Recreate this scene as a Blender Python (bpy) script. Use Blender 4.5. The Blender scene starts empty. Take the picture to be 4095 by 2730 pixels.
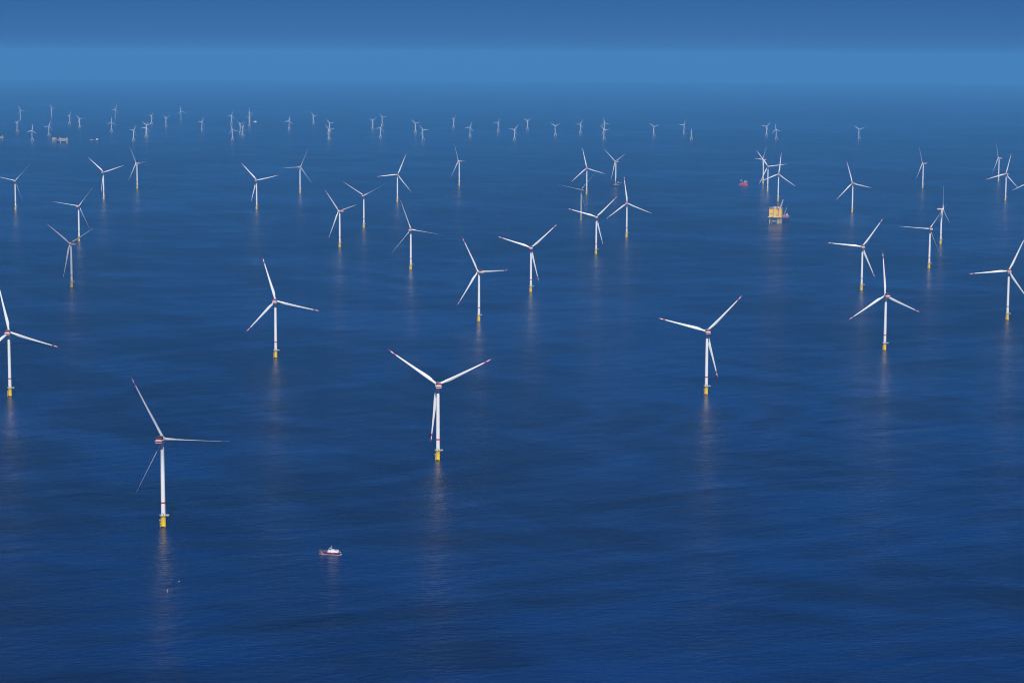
import bpy, bmesh, math, random
from mathutils import Matrix, Vector
random.seed(7)
PI = math.pi
R_ = math.radians
scene = bpy.context.scene
COL = scene.collection
EARTH = 7.43e6            # radius of the curved sea, refraction included
def sea_z(x, y): return -(x*x + y*y) / (2*EARTH)

# ------------------------------------------------------------------ materials
def new_mat(name):
    m = bpy.data.materials.new(name); m.use_nodes = True
    nt = m.node_tree
    return m, nt, nt.nodes['Principled BSDF']

def paint(name, col, rough=.45, vary=.10, scale=.6, dirt=None, dirt_amt=.35, metal=0.0):
    """painted steel: base colour with soft streaky weathering of its own shape"""
    m, nt, b = new_mat(name)
    N, L = nt.nodes, nt.links
    tc = N.new('ShaderNodeTexCoord')
    mp = N.new('ShaderNodeMapping'); mp.inputs['Scale'].default_value = (scale, scale, scale*.18)
    L.new(tc.outputs['Object'], mp.inputs['Vector'])
    nz = N.new('ShaderNodeTexNoise'); nz.inputs['Scale'].default_value = 1; nz.inputs['Detail'].default_value = 5
    L.new(mp.outputs[0], nz.inputs['Vector'])
    rp = N.new('ShaderNodeValToRGB')
    rp.color_ramp.elements[0].position = .3; rp.color_ramp.elements[1].position = .7
    d = dirt or tuple(c*(1-vary*2) for c in col)
    rp.color_ramp.elements[0].color = (*[c*(1-vary) for c in col], 1)
    rp.color_ramp.elements[1].color = (*col, 1)
    L.new(nz.outputs['Fac'], rp.inputs['Fac'])
    if dirt:
        n2 = N.new('ShaderNodeTexNoise'); n2.inputs['Scale'].default_value = 2.3; n2.inputs['Detail'].default_value = 8
        L.new(mp.outputs[0], n2.inputs['Vector'])
        r2 = N.new('ShaderNodeValToRGB'); r2.color_ramp.elements[0].position = .56; r2.color_ramp.elements[1].position = .72
        r2.color_ramp.elements[1].color = (dirt_amt,)*3 + (1,)
        r2.color_ramp.elements[0].color = (0, 0, 0, 1)
        L.new(n2.outputs['Fac'], r2.inputs['Fac'])
        mx = N.new('ShaderNodeMixRGB'); mx.inputs['Color2'].default_value = (*dirt, 1)
        L.new(r2.outputs['Color'], mx.inputs['Fac']); L.new(rp.outputs['Color'], mx.inputs['Color1'])
        L.new(mx.outputs[0], b.inputs['Base Color'])
    else:
        L.new(rp.outputs['Color'], b.inputs['Base Color'])
    b.inputs['Roughness'].default_value = rough
    b.inputs['Metallic'].default_value = metal
    return m

MAT = {
 'white':   paint('white_paint', (.80, .80, .79), .4, .05, .35, (.55, .53, .47), .22),
 'blade':   paint('blade_gelcoat', (.80, .81, .81), .35, .04, .3),
 'red':     paint('signal_red_paint', (.56, .020, .045), .45, .12),
 'deepred': paint('hoist_deck_red', (.33, .018, .030), .6, .2, 1.2),
 'yellow':  paint('traffic_yellow_paint', (.90, .60, .006), .5, .05, .8, (.40, .19, .02), .3),
 'algae':   paint('waterline_growth', (.030, .032, .018), .8, .3, 2.0),
 'grey':    paint('grating_grey', (.42, .40, .34), .6, .2, 2.0),
 'dark':    paint('dark_steel', (.035, .04, .045), .5, .3, 2.0),
 'steel':   paint('grey_steel', (.30, .32, .33), .5, .2, 1.0),
 'ochre':   paint('platform_yellow', (.95, .57, .085), .55, .10, .25, (.42, .25, .10), .5),
 'tan':     paint('louvre_tan', (.42, .30, .17), .7, .2, .5),
 'cream':   paint('jacket_cream', (.78, .66, .36), .55, .1, .6, (.35, .25, .12), .5),
 'rust':    paint('rusty_orange', (.45, .16, .06), .7, .25, .6),
 'palegrey':paint('pale_grey_paint', (.62, .64, .64), .5, .1, .5),
 'maroon':  paint('maroon_hull_paint', (.130, .008, .030), .35, .15, .5),
 'navy':    paint('navy_hull_paint', (.003, .010, .036), .7, .15, .3),
 'royal':   paint('blue_tarpaulin', (.02, .10, .42), .6, .2, 1.0),
 'pinkred': paint('red_hull_paint', (.72, .035, .055), .45, .12, .15),
 'magenta': paint('faded_red_hull', (.45, .05, .12), .5, .15, .2),
 'glass':   paint('dark_window', (.012, .015, .02), .12, .1),
 'green':   paint('helideck_green', (.10, .20, .17), .7, .15, .4),
 'beige':   paint('far_platform_beige', (.40, .32, .21), .6, .15, .15),
}

# ------------------------------------------------------------------ mesh builder
class MB:
    def __init__(s): s.bm = bmesh.new(); s.mats = []
    def mi(s, m):
        if m not in s.mats: s.mats.append(m)
        return s.mats.index(m)
    def face(s, vs, m):
        try: f = s.bm.faces.new(vs)
        except ValueError: return None
        f.material_index = s.mi(m); return f
    def box(s, c, d, m, rz=0.0, chamfer=0.0, top=1.0, rx=0.0):
        """box with centre c and full size d; top scales the upper face; chamfer bevels its edges"""
        t = bmesh.new()
        vs = []
        for z in (-.5, .5):
            k = top if z > 0 else 1.0
            for x, y in ((-.5,-.5),(.5,-.5),(.5,.5),(-.5,.5)):
                vs.append(t.verts.new((x*d[0]*k, y*d[1]*k, z*d[2])))
        for q in ((3,2,1,0),(4,5,6,7),(0,1,5,4),(1,2,6,5),(2,3,7,6),(3,0,4,7)): t.faces.new([vs[i] for i in q])
        if chamfer: bmesh.ops.bevel(t, geom=t.edges[:], offset=chamfer, segments=2, affect='EDGES')
        s.merge(t, Matrix.Translation(c) @ Matrix.Rotation(rz, 4, 'Z') @ Matrix.Rotation(rx, 4, 'X'), m)
    def merge(s, t, mat, m):
        idx = s.mi(m); mp = {}
        for v in t.verts: mp[v] = s.bm.verts.new(mat @ v.co)
        for f in t.faces:
            n = s.bm.faces.new([mp[v] for v in f.verts]); n.material_index = idx
        t.free()
    def rings(s, rr, m, cap=(True, True), mats=None):
        """loft closed rings of points"""
        R = [[s.bm.verts.new(p) for p in r] for r in rr]
        n = len(R[0])
        for i in range(len(R)-1):
            mm = mats[i] if mats else m
            for j in range(n):
                s.face([R[i][j], R[i][(j+1) % n], R[i+1][(j+1) % n], R[i+1][j]], mm)
        if cap[0]: s.face(R[0][::-1], mats[0] if mats else m)
        if cap[1]: s.face(R[-1], mats[-1] if mats else m)
    def tube(s, p0, p1, r0, m, r1=None, seg=10, cap=(True, True)):
        r1 = r0 if r1 is None else r1
        p0, p1 = Vector(p0), Vector(p1); d = (p1-p0).normalized()
        a = d.orthogonal().normalized(); b = d.cross(a)
        ring = lambda p, r: [p + (a*math.cos(2*PI*i/seg) + b*math.sin(2*PI*i/seg))*r for i in range(seg)]
        s.rings([ring(p0, r0), ring(p1, r1)], m, cap)
    def vcyl(s, x, y, prof, mats, seg=28):
        """vertical turned shape; prof = [(z, r)...]; mats one per segment"""
        rr = [[(x+r*math.cos(2*PI*i/seg), y+r*math.sin(2*PI*i/seg), z) for i in range(seg)] for z, r in prof]
        s.rings(rr, None, mats=[MAT[k] for k in mats])
    def ringrail(s, x, y, r, z0, z1, m, n=20, t=.06, a0=0, a1=2*PI):
        for k in range(n):
            a = a0+(a1-a0)*k/n; b = a0+(a1-a0)*(k+1)/n
            pa = (x+r*math.cos(a), y+r*math.sin(a)); pb = (x+r*math.cos(b), y+r*math.sin(b))
            s.tube((*pa, z0), (*pa, z1), t, m, seg=5)
            for z in (z1, (z0+z1)/2): s.tube((*pa, z), (*pb, z), t, m, seg=5)
    def rail(s, pts, z, h, m, step=2.0, t=.06):
        """guard rail along a polyline at deck level z"""
        for (xa, ya), (xb, yb) in zip(pts, pts[1:]):
            n = max(1, int(math.hypot(xb-xa, yb-ya)/step))
            for k in range(n+1):
                x, y = xa+(xb-xa)*k/n, ya+(yb-ya)*k/n
                s.tube((x, y, z), (x, y, z+h), t, m, seg=5)
            for q in (h, h*.5): s.tube((xa, ya, z+q), (xb, yb, z+q), t, m, seg=5)
    def lattice(s, p0, p1, w0, w1, m, n=8, t=.18):
        """four chord lattice boom"""
        p0, p1 = Vector(p0), Vector(p1); d = (p1-p0).normalized()
        a = d.cross(Vector((0, 0, 1)));  a = a.normalized() if a.length > .01 else Vector((1, 0, 0))
        b = d.cross(a).normalized()
        cs = []
        for k in range(n+1):
            f = k/n; p = p0.lerp(p1, f); w = (w0+(w1-w0)*f)/2
            cs.append([p+a*w*i+b*w*j for i, j in ((-1,-1),(1,-1),(1,1),(-1,1))])
        for k in range(n):
            for i in range(4):
                s.tube(cs[k][i], cs[k+1][i], t, m, seg=5)
                s.tube(cs[k][i], cs[k+1][(i+1) % 4], t*.7, m, seg=4)
                s.tube(cs[k+1][i], cs[k+1][(i+1) % 4], t*.7, m, seg=4)
    def build(s, name, parent=None, loc=None, smooth=True):
        bmesh.ops.recalc_face_normals(s.bm, faces=s.bm.faces[:])
        me = bpy.data.meshes.new(name); s.bm.to_mesh(me); s.bm.free()
        for m in s.mats: me.materials.append(m)
        if smooth:
            for p in me.polygons: p.use_smooth = True
            me.set_sharp_from_angle(angle=R_(35))
        o = bpy.data.objects.new(name, me); COL.objects.link(o)
        if parent: o.parent = parent
        if loc: o.location = loc
        return o

def thing(name, label, cat, x, y, rz=0.0, group=None, z=0.0):
    o = bpy.data.objects.new(name, None); COL.objects.link(o)
    o.empty_display_size = 5
    o.location = (x, y, sea_z(x, y)+z); o.rotation_euler = (0, 0, rz)
    o['label'] = label; o['category'] = cat
    if group: o['group'] = group
    return o
def copy_tree(o, parent=None):
    c = o.copy(); COL.objects.link(c)
    if parent: c.parent = parent; c.matrix_parent_inverse = o.matrix_parent_inverse.copy()
    for ch in list(o.children): copy_tree(ch, c)
    return c
# ------------------------------------------------------------------ wind turbines
def blade_mesh(mb, R, root, chord, pitch, pre, bands, seg=14):
    """one blade along +Z: round root, widest at a fifth of its length, slender tip bent upwind (+Y)"""
    st = [(.022, root), (.05, root), (.10, root*1.02), (.15, chord*.92), (.20, chord), (.27, chord*.95), (.36, chord*.82), (.46, chord*.69),
          (.56, chord*.58), (.66, chord*.48), (.76, chord*.40), (.84, chord*.33), (.85, chord*.325), (.90, chord*.28), (.95, chord*.22), (.98, chord*.15), (1., chord*.03)]
    rr, mats = [], []
    for i, (f, c) in enumerate(st):
        w = min(1, max(0, (f-.05)/.16)); w = w*w*(3-2*w)
        th = c*((1-w)*1.0 + w*(.30-.16*f))          # circular root, then thinner and thinner aerofoil
        tw = R_(pitch + 13*(1-f)**2*w)
        off = pre*(.45*f + .55*f*f)
        ring = []
        for k in range(seg):
            a = 2*PI*k/seg
            cx = math.cos(a)*.5*c + w*.18*c; cy = math.sin(a)*.5*th*(1 + .35*w*math.cos(a)*-1)
            x = cx*math.cos(tw) - cy*math.sin(tw); y = cx*math.sin(tw) + cy*math.cos(tw)
            ring.append((x, y+off, f*R))
        rr.append(ring)
        if i: 
            mid = (f+st[i-1][0])/2
            mats.append(MAT['red'] if bands and (mid > .95 or .85 < mid < .90) else MAT['blade'])
    mb.rings(rr, None, mats=mats)

HUB, ROT, OVER, TILT, PRE = 102.86, 82.4, 4.52, .085, 6.75

def make_turbine(pitch):
    root = thing('wind_turbine', '', 'wind turbine', 0, 0)
    # yellow transition piece with boat landing
    mb = MB(); mb.vcyl(0, 0, [(-6, 2.72), (.9, 2.72), (1.0, 2.72), (12.9, 2.72), (13.3, 2.95)], ['algae', 'algae', 'yellow', 'yellow'], 32)
    for a in (2.2, 2.6):                                  # cable tubes up the side
        mb.tube((2.85*math.cos(a+PI), 2.85*math.sin(a+PI), -2), (2.85*math.cos(a+PI), 2.85*math.sin(a+PI), 12.8), .16, MAT['yellow'], seg=6)
    tp = mb.build('transition_piece', root)
    mb = MB()
    for y in (-1.9, -.5):
        mb.tube((-3.6, y, -3), (-3.6, y, 7.6), .22, MAT['yellow'], seg=7)
        for z in (1.5, 4.5, 7.4): mb.tube((-3.6, y, z), (-2.2, y*.8, z), .14, MAT['yellow'], seg=6)
    for k in range(20): mb.tube((-3.45, -1.55, .2+k*.38), (-3.45, -.85, .2+k*.38), .05, MAT['grey'], seg=5)
    mb.box((-3.4, -1.2, 7.8), (1.9, 2.4, .22), MAT['grey'])
    mb.rail([(-2.5, -2.35), (-4.3, -2.35), (-4.3, -.05), (-2.5, -.05)], 7.9, 1.1, MAT['cream'], 1.0, .07)
    mb.tube((-2.95, -1.2, 7.9), (-2.95, -1.2, 13.2), .09, MAT['grey'], seg=5)
    mb.build('boat_landing', tp)
    # work platform, wider on the right where stores are landed
    mb = MB()
    mb.vcyl(0, 0, [(13.32, 4.3), (13.62, 4.3)], ['grey'], 24)
    mb.box((5.1, -.4, 13.47), (3.4, 4.6, .29), MAT['grey'])
    for k in range(12):
        a = k*PI/6+.2; mb.tube((2.7*math.cos(a), 2.7*math.sin(a), 11.7), (4.1*math.cos(a), 4.1*math.sin(a), 13.3), .12, MAT['yellow'], seg=5)
    mb.ringrail(0, 0, 4.22, 13.62, 14.8, MAT['cream'], 24, .055, .55, 2*PI-.65)
    mb.rail([(3.6, -2.65), (6.75, -2.65), (6.75, 1.85), (3.6, 1.85)], 13.62, 1.15, MAT['cream'], 1.0, .055)
    mb.box((4.9, .5, 14.2), (1.3, 1.1, 1.1), MAT['steel'], chamfer=.06)
    mb.box((5.9, -1.6, 14.1), (.9, .9, .9), MAT['palegrey'], chamfer=.05)
    pf = mb.build('work_platform', root)
    mb = MB()
    mb.tube((.9, -3.6, 13.6), (.9, -3.6, 15.2), .22, MAT['dark'], seg=8)
    mb.tube((.9, -3.6, 15.1), (-.9, -3.9, 17.6), .16, MAT['dark'], .10, seg=7)
    mb.tube((-.9, -3.9, 17.6), (-.9, -3.9, 16.4), .03, MAT['dark'], seg=4)
    mb.build('davit_crane', pf)
    # tower
    mb = MB(); mb.vcyl(0, 0, [(13.3, 2.62), (27.7, 2.58), (29.7, 2.57), (60, 2.42), (85, 2.2), (100.4, 2.02)], ['white', 'red', 'white', 'white', 'white'], 40)
    mb.box((0.4, -2.66, 15.2), (.95, .12, 2.1), MAT['steel'])                      # door
    for z in (44, 72): mb.vcyl(0, 0, [(z, 2.53-.0045*(z-44)*1.9), (z+.12, 2.53-.0045*(z-44)*1.9)], ['white'], 40)  # flange rings
    mb.build('tower', root)
    # nacelle: origin at hub height on the tower axis, +Y towards the rotor
    mb = MB()
    def prof(y, w, zb, zt, ch):     # cross-section: upright sides with chamfered roof and belly
        return [(-w, y, zb+.5), (-w+.5, y, zb), (w-.5, y, zb), (w, y, zb+.5), (w, y, zt-ch*.62), (w-ch, y, zt), (-w+ch, y, zt), (-w, y, zt-ch*.62)]
    secs = [(-12.3, 3.9, -1.8, 1.7, 1.5), (-12.0, 4.05, -2.0, 2.0, 1.7), (-4, 4.05, -2.05, 2.1, 1.7), (.5, 3.9, -2.05, 2.2, 1.6), (2.2, 3.0, -2.0, 2.1, 1.3)]
    mb.rings([prof(*a) for a in secs], MAT['white'])
    zs = (-1.15, .15)                                                             # red belt, 3 cm proud of the shell
    for sx in (-1, 1):
        mb.box((sx*4.06, -5.9, -.42), (.06, 12.2, 1.7), MAT['red'])
    mb.box((0, -12.31, -.42), (7.75, .08, 1.7), MAT['red'])
    mb.vcyl(0, 0, [(-3.2, 2.25), (-2.3, 2.5)], ['white'], 28)                     # yaw collar under the belly
    for sy in (-11.0, -9.2): mb.box((0, sy, 2.32), (1.5, .9, .3), MAT['steel'])
    mb.tube((1.6, -.6, 2.3), (1.6, -.6, 5.0), .06, MAT['steel'], seg=5); mb.tube((-1.6, -.6, 2.3), (-1.6, -.6, 4.6), .06, MAT['steel'], seg=5)
    nac = mb.build('nacelle', root, (0, 0, HUB))
    mb = MB()                                                                      # red helicopter hoist deck on short legs
    mb.box((0, -8.2, 2.95), (7.6, 5.4, .2), MAT['deepred'])
    for sx in (-2.8, 2.8):
        for sy in (-10.4, -6.0): mb.tube((sx, sy, 1.7), (sx, sy, 2.9), .14, MAT['deepred'], seg=6)
    for x0, y0, x1, y1 in ((-3.8,-10.9,3.8,-10.9), (3.8,-10.9,3.8,-5.5), (-3.8,-5.5,-3.8,-10.9)):
        cx, cy = (x0+x1)/2, (y0+y1)/2; lx, ly = abs(x1-x0), abs(y1-y0)
        mb.box((cx, cy, 3.75), (max(lx, .10), max(ly, .10), 1.4), MAT['deepred'])
    mb.build('hoist_deck', nac)
    mb = MB()                                                                      # cooler rack ahead of the deck
    for x in (-2.6, -1.0, .9, 2.5):
        mb.box((x, -4.6, 4.1), (1.25, .7, 2.7), MAT['dark'], chamfer=.05)
        mb.box((x, -4.6, 5.52), (1.4, .85, .14), MAT['palegrey'])
    mb.box((0, -4.6, 2.75), (6.4, .9, .5), MAT['deepred'])
    mb.build('cooler', nac)
    # hub and blades, origin on the rotor centre
    mb = MB()
    seg = 24
    prof2 = [(-2.3, 2.35), (-1.2, 2.55), (1.0, 2.5), (2.0, 2.1), (2.8, 1.2), (3.05, .25)]
    mb.rings([[(r*math.cos(2*PI*i/seg), y, r*math.sin(2*PI*i/seg)) for i in range(seg)] for y, r in prof2], MAT['white'])
    hub = mb.build('hub', root)
    mb = MB(); blade_mesh(mb, ROT, 3.2, 4.7, pitch, PRE, True, 16)
    b0 = mb.build('blade', hub)
    for k in (1, 2):
        b = b0.copy(); COL.objects.link(b); b.parent = hub; b.rotation_euler = (0, k*2*PI/3, 0)
    return root

def pose(root, x, y, yaw, ph, hubz, over, label, group):
    root.location = (x, y, sea_z(x, y))
    root['label'] = label; root['group'] = group
    yw, p = R_(yaw), R_(ph)
    for ch in root.children:
        if ch.name.startswith('nacelle'): ch.rotation_euler = (0, 0, -yw); ch.location = (0, 0, hubz)
        if ch.name.startswith('hub'):
            ax = Vector((math.sin(yw)*math.cos(TILT), math.cos(yw)*math.cos(TILT), math.sin(TILT)))
            ch.location = Vector((0, 0, hubz)) + ax*over
            ch.rotation_euler = (Matrix.Rotation(-yw, 3, 'Z') @ Matrix.Rotation(TILT, 3, 'X') @ Matrix.Rotation(p, 3, 'Y')).to_euler()
M = [[-1748.0, 7910.3, -4.4, -5.4, 42.7],
     [-1273.4, 6597.5, -3.0, 5.7, 37.9],
     [-1546.1, 8509.1, -5.0, 9.5, 71.7],
     [-1537.1, 9218.9, -5.9, -65.1, 88.2],
     [-1038.8, 5281.5, -1.9, -50.9, 67.3],
     [-911.3, 8009.9, -4.4, 6.4, 77.1],
     [-847.2, 8972.7, -5.5, 23.0, 25.4],
     [-494.7, 6431.2, -2.8, -49.3, 79.7],
     [-473.6, 7156.8, -3.5, 9.8, 61.6],
     [-260.9, 5760.7, -2.2, 6.3, 99.8],
     [-68.9, 4638.7, -1.4, -35.5, 91.6],
     [43.4, 5225.2, -1.8, 2.3, 47.5],
     [-432.0, 8435.5, -4.8, 8.7, 22.9],
     [-226.9, 9544.4, -6.1, -63.1, 93.0],
     [295.1, 8987.6, -5.4, -8.0, 107.1],
     [437.3, 9571.8, -6.2, -47.9, 67.3],
     [229.1, 7522.7, -3.8, -18.1, 42.9],
     [232.9, 6246.6, -2.6, -1.7, 45.4],
     [347.4, 6838.3, -3.1, 10.2, 112.4],
     [1090.0, 9808.8, -6.5, -61.6, 36.5],
     [1042.3, 9207.1, -5.8, -3.9, 83.4],
     [1014.1, 8599.9, -5.0, 11.5, 6.1],
     [1207.1, 7994.9, -4.4, -17.3, 102.9],
     [1734.2, 9528.0, -6.3, -57.7, 90.2],
     [2173.5, 10083.1, -7.2, -58.9, 92.1],
     [1904.8, 8699.9, -5.3, -12.1, 14.1],
     [1266.8, 6642.9, -3.1, 109.8, 116.1],
     [1090.3, 5866.1, -2.4, -7.1, 34.4],
     [826.2, 5297.5, -1.9, -0.3, 35.5],
     [1042.7, 4707.2, -1.6, 4.6, 24.0],
     [702.3, 4206.2, -1.2, -11.0, 115.0],
     [317.8, 3638.7, -0.9, -3.8, 44.7],
     [-100.3, 3026.5, -0.6, -6.8, 65.6],
     [-430.1, 4062.1, -1.1, 3.0, 103.5],
     [-807.8, 3583.8, -0.9, -0.3, 108.4],
     [-406.5, 2582.9, -0.5, 13.8, 90.7],
     [1889.0, 8192.9, -4.8, 20, 3]]
F = [[-4170.2, 19135.0, -25.8, 14, 91],
     [-4085.1, 20017.3, -28.1, 21, 87],
     [-3452.1, 19613.3, -26.7, 20, 21],
     [-2811.7, 19138.8, -25.2, 18, 109],
     [-2176.9, 18671.4, -23.8, 43, 104]]
B = [[-3504.8, 15963.8, -18.0, 42, 44],
     [-3049.0, 14316.4, -14.4, -2, 8],
     [-3125.9, 15212.8, -16.2, 14, 20],
     [-3527.9, 17971.7, -22.6, 42, 28],
     [-3267.3, 17032.8, -20.2, -6, 80],
     [-2875.7, 16178.0, -18.2, 6, 4],
     [-2885.0, 18026.6, -22.4, 38, 40],
     [-2658.4, 17307.0, -20.6, 34, 60],
     [-2513.3, 15498.8, -16.6, -2, 68],
     [-2439.5, 15011.5, -15.6, 6, 20],
     [-2424.7, 14429.7, -14.4, 34, 32],
     [-2262.0, 16429.5, -18.5, 26, 28],
     [-2268.2, 18204.2, -22.6, 6, 20],
     [-1912.0, 15824.4, -17.1, 38, 64],
     [-1829.0, 15290.5, -16.0, 50, 32],
     [-1814.1, 14596.2, -14.6, 10, 100],
     [-2053.3, 17588.8, -21.1, 38, 40],
     [-1661.0, 16756.4, -19.1, 2, 12],
     [-1612.9, 18264.5, -22.6, 10, 84],
     [-1309.4, 16129.9, -17.6, 26, 76],
     [-1202.3, 14753.0, -14.7, 2, 80],
     [-1053.2, 16951.3, -19.4, 22, 52],
     [-1035.0, 17882.9, -21.6, 22, 76],
     [-889.2, 15153.6, -15.5, 18, 20],
     [-700.3, 16215.2, -17.7, 10, 72],
     [-588.5, 14750.5, -14.7, 2, 84],
     [-459.2, 17446.0, -20.5, 50, 40],
     [-293.0, 15391.5, -15.9, 10, 20],
     [-109.3, 16515.7, -18.4, -34, 32],
     [10.1, 14909.3, -15.0, 18, 36],
     [108.2, 17017.0, -19.5, 34, 56],
     [293.5, 15725.1, -16.6, 2, 64],
     [482.8, 16222.1, -17.7, 14, 28],
     [671.4, 16580.1, -18.5, 18, 104],
     [601.9, 14960.2, -15.1, 10, 84],
     [978.1, 15685.3, -16.6, 6, 68],
     [1227.0, 16217.8, -17.8, -30, 28],
     [1191.3, 15094.6, -15.4, 0, 0],
     [1780.3, 15860.4, -17.1, 6, 40],
     [1772.5, 15216.2, -15.8, -18, 108],
     [2342.8, 15295.8, -16.1, 10, 68]]
PTS = {'patrol': [-200.7, 2441.0, -0.4], 'platform': [872.1, 7434.9, -3.8], 'jackup': [914.0, 7494.0, -3.8], 'blueship': [436.9, 9584.7, -6.2], 'redship': [992.5, 9669.3, -6.4], 'bigplat': [-2779.5, 13944.6, -13.6], 'smallplat': [-2867.1, 14079.3, -13.9], 'leftplat': [-3286.0, 14505.0, -14.9], 'supply': [-2645.8, 14274.7, -14.2], 'whiteboat': [-2125.7, 18622.2, -23.6], 'post': [-352.8, 2260.7, -0.4], 'dot': [-347.9, 2308.4, -0.4], 'boatR': [2406.0, 10902.7, -8.4], 'wake': [768.6, 9594.0, -6.2], 'off': [1889.0, 8192.9, -4.8]}
FOC, PITCH, ROLL, CAM_H = 9000.00, 0.127172, 0.004722, 549.92
# ------------------------------------------------------------------ vessels
def hull(mb, secs, strips, deck):
    """secs = [(x, [(half breadth, z) from keel to rail])] from stern to bow; strips = material per band"""
    n = len(secs[0][1])
    P = [[mb.bm.verts.new((x, b, z)) for b, z in pts] for x, pts in secs]
    Q = [[mb.bm.verts.new((x, -b, z)) for b, z in pts] for x, pts in secs]
    for i in range(len(secs)-1):
        for j in range(n-1):
            m = MAT[strips[j]]
            mb.face([P[i][j], P[i][j+1], P[i+1][j+1], P[i+1][j]], m)
            mb.face([Q[i][j], Q[i+1][j], Q[i+1][j+1], Q[i][j+1]], m)
        mb.face([P[i][-1], Q[i][-1], Q[i+1][-1], P[i+1][-1]], MAT[deck])
    for S in (0, -1):
        for j in range(n-1):
            mb.face([P[S][j], Q[S][j], Q[S][j+1], P[S][j+1]], MAT[strips[j]])

def patrol_boat(x, y):
    r = thing('patrol_boat', 'maroon and white patrol boat with two white bow stripes, alone in the foreground', 'boat', x, y, R_(167))
    mb = MB()
    S = []
    for f in (0, .12, .3, .5, .65, .78, .88, .95, 1.0):
        X = -12.3 + 24.8*f
        b = 3.05*(1 if f < .55 else max(.03, math.cos((f-.55)/.45*PI/2)**.75))
        sh = 2.75 + .1*f + 1.1*max(0, f-.4)**1.6*2.4
        rake = 1.4*max(0, f-.5)
        S.append((X-rake*0, [(b*.75, -1.0), (b*.93, .05), (b*.95, .16), (b*.96, .46), (b*1.02, sh*.7+.2), (b*1.03, sh)]))
    hull(mb, S, ['dark', 'dark', 'white', 'maroon', 'maroon'], 'maroon')
    h = mb.build('hull', r)
    mb = MB()                                        # diagonal bow stripes, 3 cm thick plates along the bow flare
    def side(X):
        f = (X+12.3)/24.8
        b = 3.05*(1 if f < .55 else max(.03, math.cos((f-.55)/.45*PI/2)**.75))
        return b
    for sgn in (1, -1):
        for x0 in (8.15, 9.35):
            for k in range(6):
                z0, z1 = .7+k*.40, .7+(k+1)*.40
                xs = [x0-1.9+ (z-.7)*.92 for z in (z0, z1)]
                vs = []
                for (xx, z) in ((xs[0], z0), (xs[0]+.5, z0), (xs[1]+.5, z1), (xs[1], z1)):
                    vs.append(mb.bm.verts.new((xx, sgn*(side(xx)*1.035+.05), z)))
                mb.face(vs, MAT['white'])
        # crest and letters amidships
        mb.box((-3.6, sgn*3.16, 1.55), (.5, .04, .75), MAT['green'])
        mb.box((-3.6, sgn*3.19, 1.6), (.26, .03, .45), MAT['white'])
        for k, w in enumerate((.36, .3, .36, .22, .3)): mb.box((-4.25-k*.45, sgn*3.16, 1.5-.03*k), (w, .04, .38), MAT['white'])
        mb.box((-4.0, sgn*3.2, 2.72), (2.6, .10, .2), MAT['palegrey'])
    mb.build('hull_marking', h)
    # deckhouse
    mb = MB()
    def house(x0, x1, z0, z1, b, rake0, rake1, m):
        lo = [(x0, -b, z0), (x1, -b, z0), (x1, b, z0), (x0, b, z0)]
        hi = [(x0+rake0, -b*.9, z1), (x1-rake1, -b*.9, z1), (x1-rake1, b*.9, z1), (x0+rake0, b*.9, z1)]
        mb.rings([lo, hi], MAT[m])
    house(-10.0, 2.7, 2.75, 4.4, 2.3, .4, .9, 'white')
    house(-5.6, 2.0, 4.4, 5.6, 2.05, .5, 1.6, 'white')
    for s in (1, -1):
        for X, w in ((1.3, 1.35), (-1.7, .7), (-4.8, .55), (-5.8, .55), (-9.2, .6)):
            mb.box((X, s*2.2, 3.6), (w, .16, .62), MAT['glass'])
        for X in (-3.4, -1.5, -.1): mb.box((X, s*1.97, 5.05), (.75, .14, .5), MAT['glass'])
    for Y in (-1.3, 0, 1.3): mb.box((1.25, Y, 5.0), (.35, 1.0, .6), MAT['glass'], rx=0)
    d = mb.build('deckhouse', r)
    mb = MB()                                        # flying bridge and funnels
    mb.box((-.6, 0, 5.85), (3.2, 3.6, .95), MAT['maroon'], chamfer=.1)
    mb.box((-2.9, 0, 5.65), (1.4, 2.2, .7), MAT['white'], chamfer=.2)
    for Y in (-1.5, 1.5): mb.box((.7, Y, 6.5), (.5, .5, .5), MAT['white'], chamfer=.1)
    mb.tube((-.3, 0, 6.4), (-.3, 0, 6.7), .55, MAT['white'])
    mb.build('flying_bridge', d)
    mb = MB()
    mb.tube((-1.5, 0, 5.3), (-1.9, 0, 8.0), .32, MAT['white'], .2); mb.tube((-1.9, 0, 8.0), (-2.1, 0, 10.3), .15, MAT['white'], .07)
    mb.tube((-1.2, -.9, 7.3), (-2.4, .9, 7.3), .1, MAT['white']); mb.box((-1.0, 0, 7.0), (.5, 1.9, .25), MAT['white'])
    mb.box((-1.6, 0, 8.3), (.3, 1.4, .2), MAT['palegrey'])
    for X, Y in ((-3.6, .8), (-4.4, -.6)): mb.tube((X, Y, 5.3), (X-.7, Y, 9.3), .05, MAT['palegrey'], .02, seg=5)
    mb.build('mast', r)
    mb = MB()                                        # stern arch, dinghy crane, swim platform
    for s in (1, -1):
        mb.tube((-10.3, s*2.3, 2.3), (-9.5, s*2.0, 5.0), .22, MAT['white']); mb.tube((-9.5, s*2.0, 5.0), (-6.4, s*1.9, 5.3), .2, MAT['white'])
    mb.tube((-9.5, -2.0, 5.0), (-9.5, 2.0, 5.0), .2, MAT['white'])
    mb.build('stern_arch', r)
    mb = MB()
    mb.box((-13.0, 0, .55), (1.5, 5.0, .22), MAT['palegrey'])
    mb.tube((-11.2, 1.2, 2.3), (-13.2, 1.2, 3.6), .14, MAT['white']); mb.box((-12.9, .9, 3.5), (.9, .7, .6), MAT['white'], chamfer=.1)
    mb.build('swim_platform', r)
    mb = MB()
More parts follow.
